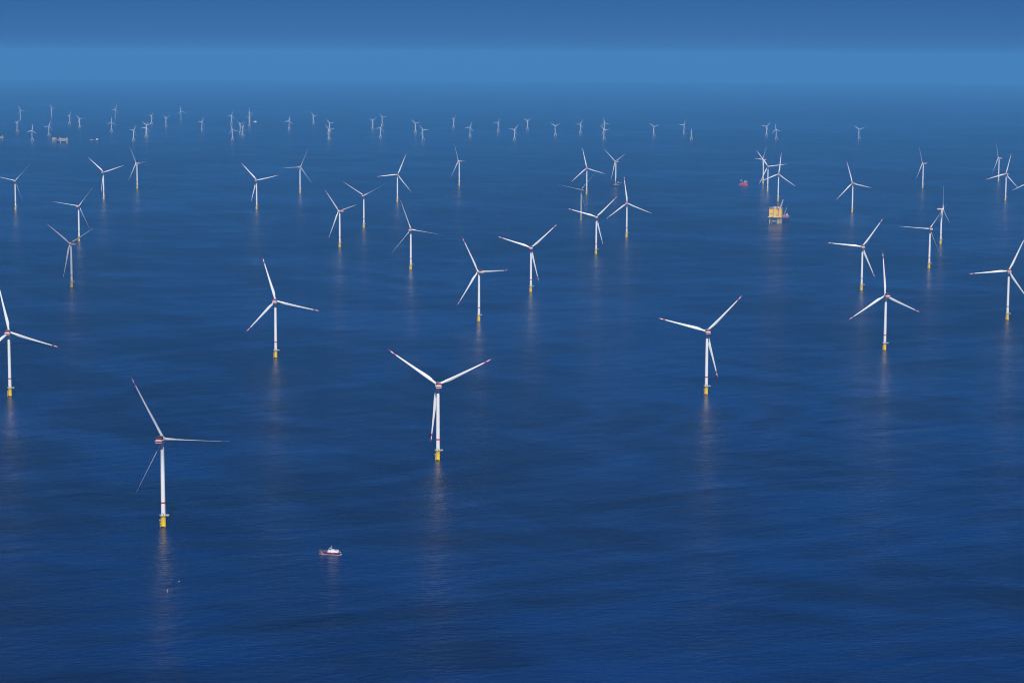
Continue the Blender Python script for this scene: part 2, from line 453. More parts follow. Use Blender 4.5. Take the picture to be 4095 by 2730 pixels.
    mb.box((4.6, .2, 3.35), (2.4, 2.6, 1.5), MAT['royal'], chamfer=.25)
    mb.build('covered_dinghy', r)
    mb = MB()
    mb.box((7.2, 0, 3.2), (1.9, 1.9, 1.0), MAT['maroon'], chamfer=.2); mb.tube((7.2, 0, 3.5), (8.9, 0, 4.2), .2, MAT['dark'])
    mb.build('windlass', r)
    mb = MB()
    pts = [(11.9, 0), (10.9, 1.0), (9.2, 1.95), (6.5, 2.7), (3.6, 3.0)]
    for s in (1, -1):
        for (xa, ya), (xb, yb) in zip(pts, pts[1:]):
            za, zb = 2.5+.1+ (xa > 8)*1.0 + (xa <= 8)*.55, 2.5+.1 + (xb > 8)*1.0 + (xb <= 8)*.55
            mb.tube((xa, s*ya, za+.9), (xb, s*yb, zb+.9), .035, MAT['palegrey'], seg=5); mb.tube((xa, s*ya, za-.4), (xa, s*ya, za+.9), .03, MAT['palegrey'], seg=5)
    mb.build('bow_rail', r)
    return r

def generic_hull(L, B, D, bow, m, wl='dark', deck='grey', n=9, raise_=(.0, 0)):
    mb = MB(); S = []
    for i in range(n):
        f = i/(n-1); X = -L/2 + L*f
        b = B/2*(1 if f < 1-bow else max(.04, math.cos((f-1+bow)/bow*PI/2)**.7))
        if f < .08: b *= .93
        d = D + (raise_[1] if f > 1-raise_[0] else 0)
        S.append((X, [(b*.8, -2.5), (b*.97, .1), (b*.98, .9), (b, d)]))
    hull(mb, S, [wl, wl, m], deck)
    return mb

def red_ship(x, y):
    r = thing('offshore_vessel', 'pinkish red offshore supply vessel with grey deck crane, left of three turbine towers', 'ship', x, y, R_(-38))
    h = generic_hull(40, 14, 5.2, .35, 'pinkred', 'magenta', 'steel', 11, (.42, 3.4)).build('hull', r)
    mb = MB()
    mb.box((8.2, 0, 10.6), (11, 11.5, 4.0), MAT['tan'], chamfer=.3); mb.box((9.0, 0, 14.0), (8.5, 10, 2.8), MAT['palegrey'], chamfer=.3)
    mb.box((9.2, 0, 14.2), (8.7, 10.3, .9), MAT['glass']); mb.box((8.5, 0, 16.6), (6.5, 8, 2.2), MAT['palegrey'], chamfer=.3)
    for X in (5, 8.5): mb.tube((X, 0, 17.5), (X, 0, 22), .5, MAT['white'], .3)
    mb.build('superstructure', r)
    mb = MB(); mb.vcyl(17.0, 0, [(13.6, 6.3), (14.1, 6.3)], ['palegrey'], 16)
    for Y in (-3.5, 3.5): mb.tube((16, Y, 8), (17, Y, 13.6), .3, MAT['steel'])
    mb.build('helideck', r)
    mb = MB()
    mb.vcyl(-6, -2, [(5, 2.0), (15, 1.7)], ['steel'], 12); mb.box((-6, -2, 16.5), (4, 3.4, 3.2), MAT['steel'], chamfer=.3)
    mb.lattice((-6, -2, 16), (-11, -4, 25), 2.6, 1.6, MAT['steel'], 6, .35); mb.lattice((-11, -4, 25), (-15, -7, 14), 1.6, 1.0, MAT['steel'], 5, .3)
    mb.build('deck_crane', r)
    mb = MB(); mb.box((-14, 2, 6.1), (6, 5, 2.2), MAT['tan'], chamfer=.1); mb.box((-2, 3, 6.4), (3, 3, 3), MAT['palegrey'], chamfer=.1); mb.box((-1.5, -4, 6), (4, 2.5, 2), MAT['rust'], chamfer=.1)
    mb.build('deck_cargo', r)

def blue_ship(x, y):
    r = thing('service_vessel', 'dark blue service vessel with gangway tower, moored at foot of a white turbine', 'ship', x, y, R_(-24))
    mb = generic_hull(46, 15, 5.0, .30, 'navy', 'navy', 'navy', 11, (.40, 7.0)); h = mb.build('hull', r)
    mb = MB(); mb.box((9.5, 0, 13.4), (11, 12, 3.0), MAT['navy'], chamfer=.4); mb.box((7.5, 0, 16.6), (6.5, 9, 3.4), MAT['white'], chamfer=.6)
    mb.box((8.2, 0, 16.9), (5.5, 9.3, .9), MAT['glass'])
    mb.build('superstructure', r)
    mb = MB(); mb.vcyl(17.5, 0, [(14.9, 7.5), (15.4, 7.5)], ['steel'], 18); mb.tube((17.5, 0, 11), (17.5, 0, 14.9), 1.1, MAT['navy'])
    mb.build('helideck', r)
    mb = MB()
    mb.box((-1.0, -2, 8.2), (3, 4, 6.5), MAT['palegrey'], chamfer=.3); mb.box((-1.5, 1, 11), (4.4, 4, 6), MAT['navy']); mb.box((-1.5, 1, 19.0), (3.6, 3.6, 10), MAT['navy'], chamfer=.2)
    mb.lattice((-1.5, 1, 24), (-2.5, 3, 33), 3.0, 1.6, MAT['navy'], 5, .4); mb.lattice((-1, 1, 17), (-9, 12, 18), 2.0, 1.6, MAT['navy'], 6, .3)
    mb.build('gangway_tower', r)
    mb = MB(); mb.box((-13, 2, 6.3), (5, 6, 2.4), MAT['navy'], chamfer=.1); mb.box((-8, -7, 6.0), (4.5, 1.5, 1.5), MAT['palegrey'], chamfer=.1); mb.box((-20, 0, 6.6), (2, 11, 3.2), MAT['navy'], chamfer=.1)
    mb.build('deck_cargo', r)
    # white lettering on the starboard bow plating
    cu = bpy.data.curves.new('lettering', 'FONT'); cu.body = 'Tyne'; cu.size = 4.6; cu.extrude = .03; cu.align_x = 'CENTER'
    to = bpy.data.objects.new('lettering_src', cu); COL.objects.link(to)
    bpy.context.view_layer.update()
    me = bpy.data.meshes.new_from_object(to.evaluated_get(bpy.context.evaluated_depsgraph_get()))
    bpy.data.objects.remove(to); bpy.data.curves.remove(cu)
    me.materials.clear(); me.materials.append(MAT['white'])
    t = bpy.data.objects.new('lettering', me); COL.objects.link(t); t.parent = h
    t.location = (9.4, -7.62, 5.6); t.rotation_euler = (R_(90), 0, 0)

def supply_ship(x, y):
    r = thing('supply_ship', 'low dark blue supply ship with white bridge, in the haze right of beige platforms', 'ship', x, y, R_(-12))
    generic_hull(66, 15, 6.0, .25, 'navy', 'navy', 'navy', 11, (.26, 3.0)).build('hull', r)
    mb = MB(); mb.box((18, 0, 13), (10, 13, 7), MAT['white'], chamfer=.5); mb.box((19, 0, 17.5), (7, 11, 3), MAT['palegrey'], chamfer=.4); mb.tube((17, 0, 18), (17, 0, 24), .5, MAT['white'])
    mb.build('bridge', r)
    mb = MB(); mb.box((-18, 0, 9.5), (13, 10, 3.4), MAT['palegrey'], chamfer=.3); mb.box((-12, 0, 8.5), (3, 9, 8), MAT['steel'], chamfer=.3); mb.box((2, 2, 7.4), (8, 8, 2.6), MAT['steel'], chamfer=.2); mb.box((-28, 0, 7.6), (5, 8, 3), MAT['palegrey'], chamfer=.2)
    mb.build('deck_cargo', r)

def white_boat(x, y):
    r = thing('passenger_boat', 'small white boat with rusty hull beside two overlapping far turbines', 'boat', x, y, R_(172))
    generic_hull(34, 10, 4.2, .3, 'rust', 'magenta', 'white', 9, (.3, 2.0)).build('hull', r)
    mb = MB(); mb.box((-3, 0, 7), (17, 8.5, 5.8), MAT['white'], chamfer=.5); mb.box((-4, 0, 11.8), (10, 7, 4), MAT['white'], chamfer=.7); mb.box((-3.7, 0, 12.2), (9.9, 7.3, 1.0), MAT['glass'])
    mb.build('superstructure', r)
    mb = MB(); mb.tube((-5, 0, 13.5), (-5.6, 0, 19), .4, MAT['white'], .2); mb.tube((11.5, 0, 6), (11.5, 0, 10.5), .7, MAT['white'], .5)
    mb.build('mast', r)

# ------------------------------------------------------------------ platforms
def main_platform(x, y):
    r = thing('converter_platform', 'big yellow box-shaped offshore platform on a cream braced jacket', 'platform', x, y, R_(-15))
    W, D, z0, z1 = 41, 30, 21, 50
    fx = -D/2
    mb = MB(); mb.box((0, 1.2, (z0+z1)/2), (W-.6, D-2.4, z1-z0), MAT['ochre'])
    # front bays of different depth
    def bay(xa, xb, za, zb, proud, m): mb.box(((xa+xb)/2, fx-proud/2+1.2-.01, (za+zb)/2), (xb-xa, proud+.02, zb-za), MAT[m], chamfer=.12)
    bay(-20.2, -6.6, z0+.5, 34.5, 2.6, 'ochre'); bay(-12.5, -6.7, 36, 48, 1.4, 'ochre')
    bay(-5.4, 4.4, z0+.5, 49, 3.4, 'ochre'); bay(4.6, 7.6, 28.5, 46, 1.0, 'ochre')
    bay(13.0, 18.6, z0+.5, 49.4, 3.6, 'ochre')
    for X in (9.0, 10.6, 12.2): mb.box((X, fx+1.1, 35), (.7, .5, 26), MAT['steel'])
    mb.box((-6.0, fx+1.1, 36), (.9, .5, 27), MAT['dark']); mb.box((6.2, fx+.9, 27.6), (3.2, .7, 2.2), MAT['dark']); mb.box((6.2, fx+.9, 47.3), (3.4, .7, 1.6), MAT['steel'])
    mb.box((10.4, fx+1.15, 46), (4.6, .6, 5), MAT['steel'])
    mb.build('topside', r)
    mb = MB()                                         # louvred tan end wall and corner columns
    for k in range(7): mb.box((W/2-.1, -D/2+4.2+k*3.9, 35.5), (.55, 3.2, 26), MAT['tan'], chamfer=.08)
    for Y in (-D/2+1.4, D/2-.2): mb.box((W/2-.2, Y, 35.5), (1.0, 1.0, 29.4), MAT['ochre'])
    mb.build('louvre_wall', r)
    mb = MB()                                         # balconies, walkways
    mb.box((-13.5, fx-2.6, 35.0), (15, 3.4, .5), MAT['cream']); mb.box((-13.5, fx-3.9, 35.9), (15, .12, 1.3), MAT['cream'])
    mb.box((0, fx-1.6, z0-.3), (W+3, 6.5, .8), MAT['cream']); mb.rail([(-21.5, fx-4.7), (21.5, fx-4.7)], z0+.1, 1.3, MAT['cream'], 2.6, .12)
    mb.box((-19.8, fx-2, 41.5), (2.6, 4.5, .4), MAT['steel']); mb.box((-22.6, fx-3, z0+1.0), (2.2, 2.2, 2.6), MAT['white'], chamfer=.2)
    for k in range(5): mb.tube((-20.3, fx-1.5, 35+k*2.9), (-20.3, fx+3, 36.4+k*2.9), .22, MAT['steel'], seg=5)
    for X in (-12, -9): mb.tube((X, fx-3.5, z0+.4), (X+2.5, fx-3.5, z0+3.2), .5, MAT['rust'], seg=8)
    mb.box((-9.5, fx-2.3, z0+1.6), (7, 1.6, 2.6), MAT['rust'], chamfer=.1)
    mb.build('walkway', r)
    mb = MB()                                         # roof plant
    mb.box((0, 0, z1+.25), (W+1, D, .5), MAT['steel'])
    for X, Y, a, b, c, m in ((-9, -9, 4.5, 3.5, 3.2, 'rust'), (-2, -10, 5.5, 3, 2.6, 'palegrey'), (5, -9, 5, 4, 3.6, 'rust'), (12, -10, 4, 4, 3, 'ochre'), (-6, 2, 7, 5, 3.2, 'steel'), (4, 4, 9, 6, 2.6, 'palegrey'),
                             (14, -8, 3, 2, 4.6, 'rust'), (-1, -3, 3, 3, 4.4, 'palegrey')):
        mb.box((X, Y, z1+.5+c/2), (a, b, c), MAT[m], chamfer=.15)
    for k in range(8):
        mb.box((-8.5+k*2.9, 9, z1+4.4), (2.5, 4.5, 1.2), MAT['white' if k % 2 == 0 else 'red'], chamfer=.1)
        mb.tube((-8.5+k*2.9, 9, z1+.5), (-8.5+k*2.9, 9, z1+3.8), .2, MAT['steel'], seg=5)
    mb.rail([(-20, -15), (20.5, -15), (20.5, 14)], z1+.5, 1.3, MAT['palegrey'], 2.6, .12)
    mb.build('roof_plant', r)
    mb = MB(); mb.vcyl(-17.5, -2, [(z1+3.2, 9.8), (z1+3.9, 9.8)], ['green'], 10)
    for a in range(6): mb.tube((-15, -2, z1-3), (-17.5+7.5*math.cos(a*PI/3), -2+7.5*math.sin(a*PI/3), z1+3.2), .3, MAT['steel'], seg=6)
    mb.build('helideck', r)
    mb = MB(); mb.vcyl(16, -3, [(z1+.5, 1.6), (z1+5.5, 1.4)], ['palegrey'], 12); mb.box((16, -3, z1+6.8), (4, 4, 3), MAT['palegrey'], chamfer=.2)
    mb.lattice((16.5, -4, z1+6), (24.5, -9, z1+29), 3.4, 1.5, MAT['palegrey'], 9, .34)
    mb.build('crane', r)
    mb = MB()                                         # jacket
    legs = [(-18.2, -11), (10.5, -11), (-18.2, 11), (10.5, 11)]
    foot = [(-18.9, -12), (11, -12), (-18.9, 12), (11, 12)]
    for (a, b), (c, d) in zip(foot, legs): mb.tube((a, b, -5), (c, d, z0-.6), .95, MAT['cream'], seg=10)
    for i, j in ((0, 1), (1, 3), (3, 2), (2, 0)):
        mid = ((foot[i][0]+foot[j][0])/2, (foot[i][1]+foot[j][1])/2)
        mb.tube((*foot[i], 7.5), (*foot[j], 7.5), .5, MAT['cream'], seg=7)
        for q in (i, j):
            mb.tube((*mid, 7.5), (*foot[q], -3), .45, MAT['cream'], seg=7); mb.tube((*mid, 7.5), (*legs[q], z0-1), .45, MAT['steel'], seg=7)
    for k, X in enumerate((7, 12.5, 16.0, 19.4)): mb.tube((X+.6, -13.5, -4), (X+1.2, -13, z0-.4), .75 if k else .55, MAT['cream'], seg=8)
    for Y in (-2, 4, 9): mb.tube((14.5, Y, -4), (14.5, Y, z0-.4), .6, MAT['cream'], seg=8)
    mb.build('jacket', r)

def jackup(x, y):
    r = thing('jackup_barge', 'small magenta-hulled jack-up barge with grey crane, beside the yellow platform', 'barge', x, y, R_(-15))
    mb = MB(); mb.box((0, 0, 17.2), (23, 26, 4.6), MAT['magenta'], chamfer=.3, top=1.03); mb.box((0, 0, 19.75), (22.8, 25.6, .4), MAT['steel'])
    mb.build('hull', r)
    mb = MB()
    for X, Y in ((-6.5, -10), (.6, -10), (8.8, -10), (-6.5, 10), (8.8, 10)):
        mb.tube((X, Y, -5), (X, Y, 15), 1.0, MAT['navy'], seg=10)
    # kept as one frame of legs below the hull
    mb.build('leg_frame', r)
    mb = MB(); mb.box((-3, -2, 22), (9, 10, 4), MAT['steel'], chamfer=.2); mb.box((4, 4, 21.6), (6, 8, 3.2), MAT['tan'], chamfer=.2); mb.box((9.8, -3, 20.5), (6.5, 8, 1.0), MAT['palegrey'])
    mb.box((-9, -9, 21.4), (4, 4, 3), MAT['steel'], chamfer=.2)
    mb.build('deck_load', r)
    mb = MB(); mb.box((6.2, -7.5, 26.3), (5, 4, 3.4), MAT['white'], chamfer=.15); mb.box((6.2, -7.5, 22.3), (4, 3.6, 4.4), MAT['steel'])
    mb.build('cabin', r)
    mb = MB(); mb.tube((-3, -9, 19.8), (-3, -9, 26), 1.2, MAT['steel']); mb.lattice((-3, -9, 25), (4.5, -11, 49), 2.6, 1.3, MAT['steel'], 9, .35)
    mb.build('crane', r)

def far_platform(x, y, w, d, z0, z1, rz, label, tower=True):
    r = thing('offshore_platform', label, 'platform', x, y, rz, 'hazy beige platforms at far left')
    mb = MB(); mb.box((0, 0, (z0+z1)/2), (w, d, z1-z0), MAT['beige'], chamfer=.3)
    for k in range(int(w/7)): mb.box((-w/2+5+k*7, -d/2-.4, (z0+z1)/2+random.uniform(-3, 3)), (4.2, 1.4, (z1-z0)*random.uniform(.4, .7)), MAT['beige' if k % 2 else 'tan'], chamfer=.2)
    mb.box((0, 0, z0-.5), (w+3, d+3, 1.0), MAT['tan'])
    mb.build('topside', r)
    mb = MB()
    if tower:
        mb.box((w*.40, 0, z1+3.5), (w*.14, 10, 7), MAT['beige'], chamfer=.3); mb.box((-w*.38, 0, z1+2), (w*.16, 9, 4), MAT['beige'], chamfer=.3); mb.lattice((-w*.2, 0, z1), (-w*.35, 0, z1+8), 2, 1, MAT['steel'], 4, .4)
        mb.vcyl(w*.53, -4, [(z0+8, 6), (z0+8.6, 6)], ['palegrey'], 12)
    else:
        mb.box((-w*.2, 0, z1+1.5), (w*.4, d*.5, 3), MAT['tan'], chamfer=.3)
    mb.build('roof_plant', r)
    mb = MB()
    for X in ((-w*.32, w*.36, w*.47) if tower else (-w*.4, w*.4)):
        for Y in (-d*.4, d*.4): mb.tube((X, Y, -5), (X, Y, z0-.6), 1.1, MAT['cream'], seg=8)
    if not tower:
        for Y in (-d*.4, d*.4): mb.tube((-w*.4, Y, 0), (w*.4, Y, z0-1), .6, MAT['cream'], seg=6); mb.tube((w*.4, Y, 0), (-w*.4, Y, z0-1), .6, MAT['cream'], seg=6)
    mb.build('jacket', r)
    return r
# ------------------------------------------------------------------ place the wind farm
FEATHERED = {0, 1, 6, 8, 9, 16, 27, 35}
LAB = [
 'white turbine at the left edge, its left blade cut off by the frame, mid distance',
 'turbine on the left whose yellow base is crossed by a nearer greyish turbine\'s blade',
 'turbine with two raised blades in a wide V, nearest the far-left beige platforms',
 'turbine turned half sideways, just right of the far-left V-bladed turbine',
 'greyish turbine on the left, its right blade lying across another turbine\'s yellow base',
 'V-bladed turbine with third blade swung left of its tower, left of picture centre, far back',
 'far turbine with thin blades, one straight left, between two thicker-bladed neighbours, left half',
 'side-turned turbine with one blade down-left, small and left of its thin-bladed taller-standing neighbour',
 'turbine with two thin raised blades making a shallow V, third hidden behind its tower',
 'thin-bladed turbine in middle distance with one blade drooping right and one down-left',
 'mid-distance turbine left of centre, blades up-left, level right and down-left',
 'mid-distance turbine at picture centre, blades far left, up-right and down along its tower',
 'far turbine with blades up-right, level left and down-right, left of picture centre',
 'small far turbine turned sideways near picture centre, one faint blade up and one down-left',
 'far turbine with one blade almost upright, left of the turbine with the blue ship',
 'far turbine with a dark blue vessel hiding its foot',
 'greyish turbine with thin blades, tower crossed by a nearer turbine\'s left blade',
 'turbine whose left blade crosses the greyish tower behind it, right of centre',
 'turbine with one blade nearly upright and two spread low, above empty sea right of centre',
 'rearmost of the three overlapping turbines beside the red vessel, turned sideways',
 'middle of the three overlapping turbines, between red vessel and yellow platform',
 'foremost of the three overlapping turbines, directly behind the yellow platform',
 'lone turbine right of the yellow platform with blades upright, right and down-left',
 'far side-turned turbine on the right with one faint blade up, alone on open water',
 'side-turned turbine at far right, its tower crossed by a nearer turbine\'s left blade',
 'far-right turbine whose left blade crosses the side-turned tower behind it',
 'turbine seen exactly side-on, its nacelle pointing left, near the right edge',
 'thin-bladed turbine overlapping the side-on turbine\'s rotor, near the right edge',
 'turbine on the right with blades up-right, level left and down-right, behind the tall upright-bladed one',
 'large turbine at the right edge, its up-right blade cut off by the frame',
 'large turbine on the right with one blade straight up and two drooping evenly',
 'large turbine right of centre standing alone, blades left, up-right and down along its tower',
 'large centre foreground turbine with two blades in a wide V and one hanging down',
 'large turbine left of centre with one blade up and one pointing right',
 'large turbine cut by the left edge, one blade reaching right',
 'nearest and largest turbine, lower left, with thin feathered blades',
 'turbine outside the right edge with only a single blade tip entering the picture',
]
G = 'tall white turbines with yellow bases'
proto = {0: make_turbine(4), 1: make_turbine(76)}
used = set(); ZS = 1.04
for i, (x, y, z, yaw, ph) in enumerate(M):
    f = 1 if i in FEATHERED else 0
    o = proto[f] if f not in used else copy_tree(proto[f])
    used.add(f)
    pose(o, x, y, yaw, ph, HUB, OVER, LAB[i], G)

def small_turbine(kind):
    """distant types: 'pile' single pole, 'tri' tower on three joined piles"""
    root = thing('wind_turbine', '', 'wind turbine', 0, 0)
    hz, R, ch = (78.1, 46.5, 3.7) if kind == 'pile' else (66.2, 39.5, 3.7)
    mb = MB()
    if kind == 'pile':
        mb.vcyl(0, 0, [(-4, 2.0), (9, 2.0)], ['cream'], 16); mb.vcyl(0, 0, [(9.01, 3.0), (9.4, 3.0)], ['grey'], 16)
        mb.build('foundation', root)
        mb = MB(); mb.vcyl(0, 0, [(9.4, 1.95), (19, 1.9), (21, 1.9), (hz-2, 1.4)], ['white', 'red', 'white'], 18); mb.build('tower', root)
    else:
        for k in range(3):
            a = PI/2 + k*2*PI/3 + .35
            px, py = 9.2*math.cos(a), 9.2*math.sin(a)
            mb.tube((px, py, -4), (px, py, 13.0), 1.15, MAT['cream'], seg=12)
            mb.tube((px*1.0, py*1.0, 12.4), (0, 0, 15.0), 1.15, MAT['cream'], 1.5, seg=10)
            mb.tube((px, py, 13.0), (px, py, 13.6), 1.3, MAT['rust'], seg=12)
        mb.vcyl(0, 0, [(13.2, 2.2), (16.6, 2.3)], ['cream'], 16)
        mb.build('foundation', root)
        mb = MB(); mb.vcyl(0, 0, [(16.6, 2.25), (27, 2.1), (28.8, 2.1), (hz-2, 1.55)], ['white', 'red', 'white'], 18); mb.build('tower', root)
    s = hz/HUB
    mb = MB(); mb.box((0, -2.6, .1), (4.6, 11.0, 4.4), MAT['white'], chamfer=.7); mb.box((0, -6.0, 2.7), (3.4, 2.6, 1.0), MAT['deepred'], chamfer=.2)
    mb.build('nacelle', root, (0, 0, hz))
    mb = MB(); seg = 14
    mb.rings([[(r*math.cos(2*PI*i/seg), yy, r*math.sin(2*PI*i/seg)) for i in range(seg)] for yy, r in ((-1.5, 1.6), (.8, 1.6), (1.8, 1.0), (2.2, .2))], MAT['white'])
    hub = mb.build('hub', root)
    mb = MB(); blade_mesh(mb, R, 2.2, ch, 8, 2.5, False, 10); b0 = mb.build('blade', hub)
    for k in (1, 2):
        b = b0.copy(); COL.objects.link(b); b.parent = hub; b.rotation_euler = (0, k*2*PI/3, 0)
    return root

FL = ['hazy white single-pole turbine farthest left in the background, one blade level right',
      'hazy single-pole turbine second from left in background, highest in the picture',
      'hazy single-pole turbine in background with one blade up-right, third of its kind from left',
      'hazy single-pole turbine in background with upright blade, standing apart left of the white boat',
      'hazy single-pole turbine in background, overlapped by a smaller one beside the white boat']
pp = small_turbine('pile')
for i, (x, y, z, yaw, ph) in enumerate(F):
    o = pp if i == 0 else copy_tree(pp)
    pose(o, x, y, yaw, ph, 78.1, 4.2, FL[i], 'hazy single-pole turbines far away')

ORD = ['leftmost', 'second', 'third', 'fourth', 'fifth', 'sixth', 'seventh', 'eighth', 'ninth', 'tenth', 'eleventh', 'twelfth', 'thirteenth', 'fourteenth',
       'fifteenth', 'sixteenth', 'seventeenth', 'eighteenth', 'nineteenth', 'twentieth']
def blades_text(ph):
    t = []
    for k in range(3):
        a = (ph + 120*k) % 360
        t.append('up' if a < 20 or a > 340 else 'up-right' if a < 70 else 'right' if a < 110 else 'down-right' if a < 160 else 'down' if a < 200 else 'down-left' if a < 250 else 'left' if a < 290 else 'up-left')
    return t
def img_x(x, y): return x/y           # bearing is enough for left-to-right order
order = sorted(range(len(B)), key=lambda i: img_x(B[i][0], B[i][1]))
n = len(B); blab = {}
for rank, i in enumerate(order):
    bt = blades_text(B[i][4])
    if rank < 20: pos = ('leftmost' if rank == 0 else ORD[rank]+' from left')
    elif n-1-rank < 20: pos = ('rightmost' if rank == n-1 else ORD[n-1-rank]+' from right')
    else: pos = 'midmost, twenty-first from left'
    blab[i] = 'hazy three-legged turbine, one blade %s, %s in the distant row' % (bt[0], pos)
tri = small_turbine('tri')
NOROT = 37
for i, (x, y, z, yaw, ph) in enumerate(B):
    o = tri if i == 0 else copy_tree(tri)
    lab = blab[i]
    if i == NOROT:
        lab = 'hazy three-legged turbine standing without any blades, in the distant row'
        for ch in list(o.children):
            if ch.name.startswith('hub'):
                for c in list(ch.children): bpy.data.objects.remove(c)
                bpy.data.objects.remove(ch)
    pose(o, x, y, yaw, ph, 66.2, 3.2, lab, 'hazy three-legged turbines in the distance')

# ------------------------------------------------------------------ vessels, platforms, marks
patrol_boat(*PTS['patrol'][:2])
red_ship(PTS['redship'][0], PTS['redship'][1]+8)
blue_ship(PTS['blueship'][0]+3, PTS['blueship'][1]-35)
supply_ship(*PTS['supply'][:2])
white_boat(*PTS['whiteboat'][:2])
main_platform(PTS['platform'][0], PTS['platform'][1]+14)
jackup(PTS['jackup'][0]-3, PTS['jackup'][1]+10)
bx, by = PTS['bigplat'][:2]; tx, ty = PTS['smallplat'][:2]; ty += 40
far_platform(bx, by+12, 52*ZS, 26*ZS, 14*ZS, 29*ZS, R_(6), 'larger hazy beige platform, joined by a footbridge to a small one')
far_platform(tx, ty, 25*ZS, 20*ZS, 13*ZS, 27*ZS, R_(6), 'smaller hazy beige platform at left end of the footbridge', False)
far_platform(PTS['leftplat'][0]-14, PTS['leftplat'][1]+12, 44*ZS, 24*ZS, 9*ZS, 18*ZS, R_(4), 'hazy beige platform cut off by the left edge')
mx_, my_ = (bx+tx)/2, (by+12+ty)/2
r = thing('footbridge', 'thin hazy footbridge linking the two beige platforms', 'bridge', mx_, my_)
mb = MB(); dx, dy = bx-tx, by+12-ty; L_ = math.hypot(dx, dy)
a = Vector((-dx/2+dx/L_*11*ZS, -dy/2+dy/L_*9*ZS, 16*ZS)); b = Vector((dx/2-dx/L_*25*ZS, dy/2-dy/L_*14*ZS, 16*ZS))
mb.lattice(a, b, 3, 3, MAT['beige'], 8, .4); mb.build('truss', r)
r = thing('spar_buoy', 'thin upright pole buoy afloat below the nearest turbine', 'buoy', *PTS['post'][:2])
mb = MB(); mb.tube((0, 0, -1.5), (0, 0, 2.6), .13, MAT['yellow'], .11, seg=8); mb.tube((0, 0, 2.6), (0, 0, 3.4), .11, MAT['white'], seg=8); mb.build('pole', r)
mb = MB(); mb.vcyl(0, 0, [(-.4, .25), (-.1, .42), (.35, .42), (.6, .2)], ['rust', 'rust', 'rust'], 12); mb.build('float', r)
mb = MB(); bmesh.ops.create_uvsphere(mb.bm, u_segments=14, v_segments=10, radius=.45); mb.mi(MAT['white'])
for f in mb.bm.faces: f.material_index = 0
mb.tube((0, 0, .4), (0, 0, .75), .09, MAT['steel'], seg=8)
o = mb.build('float_buoy'); o.location = (*PTS['dot'][:2], sea_z(*PTS['dot'][:2])+.1)
o['label'] = 'tiny white round float on the water right of the pole buoy'; o['category'] = 'buoy'

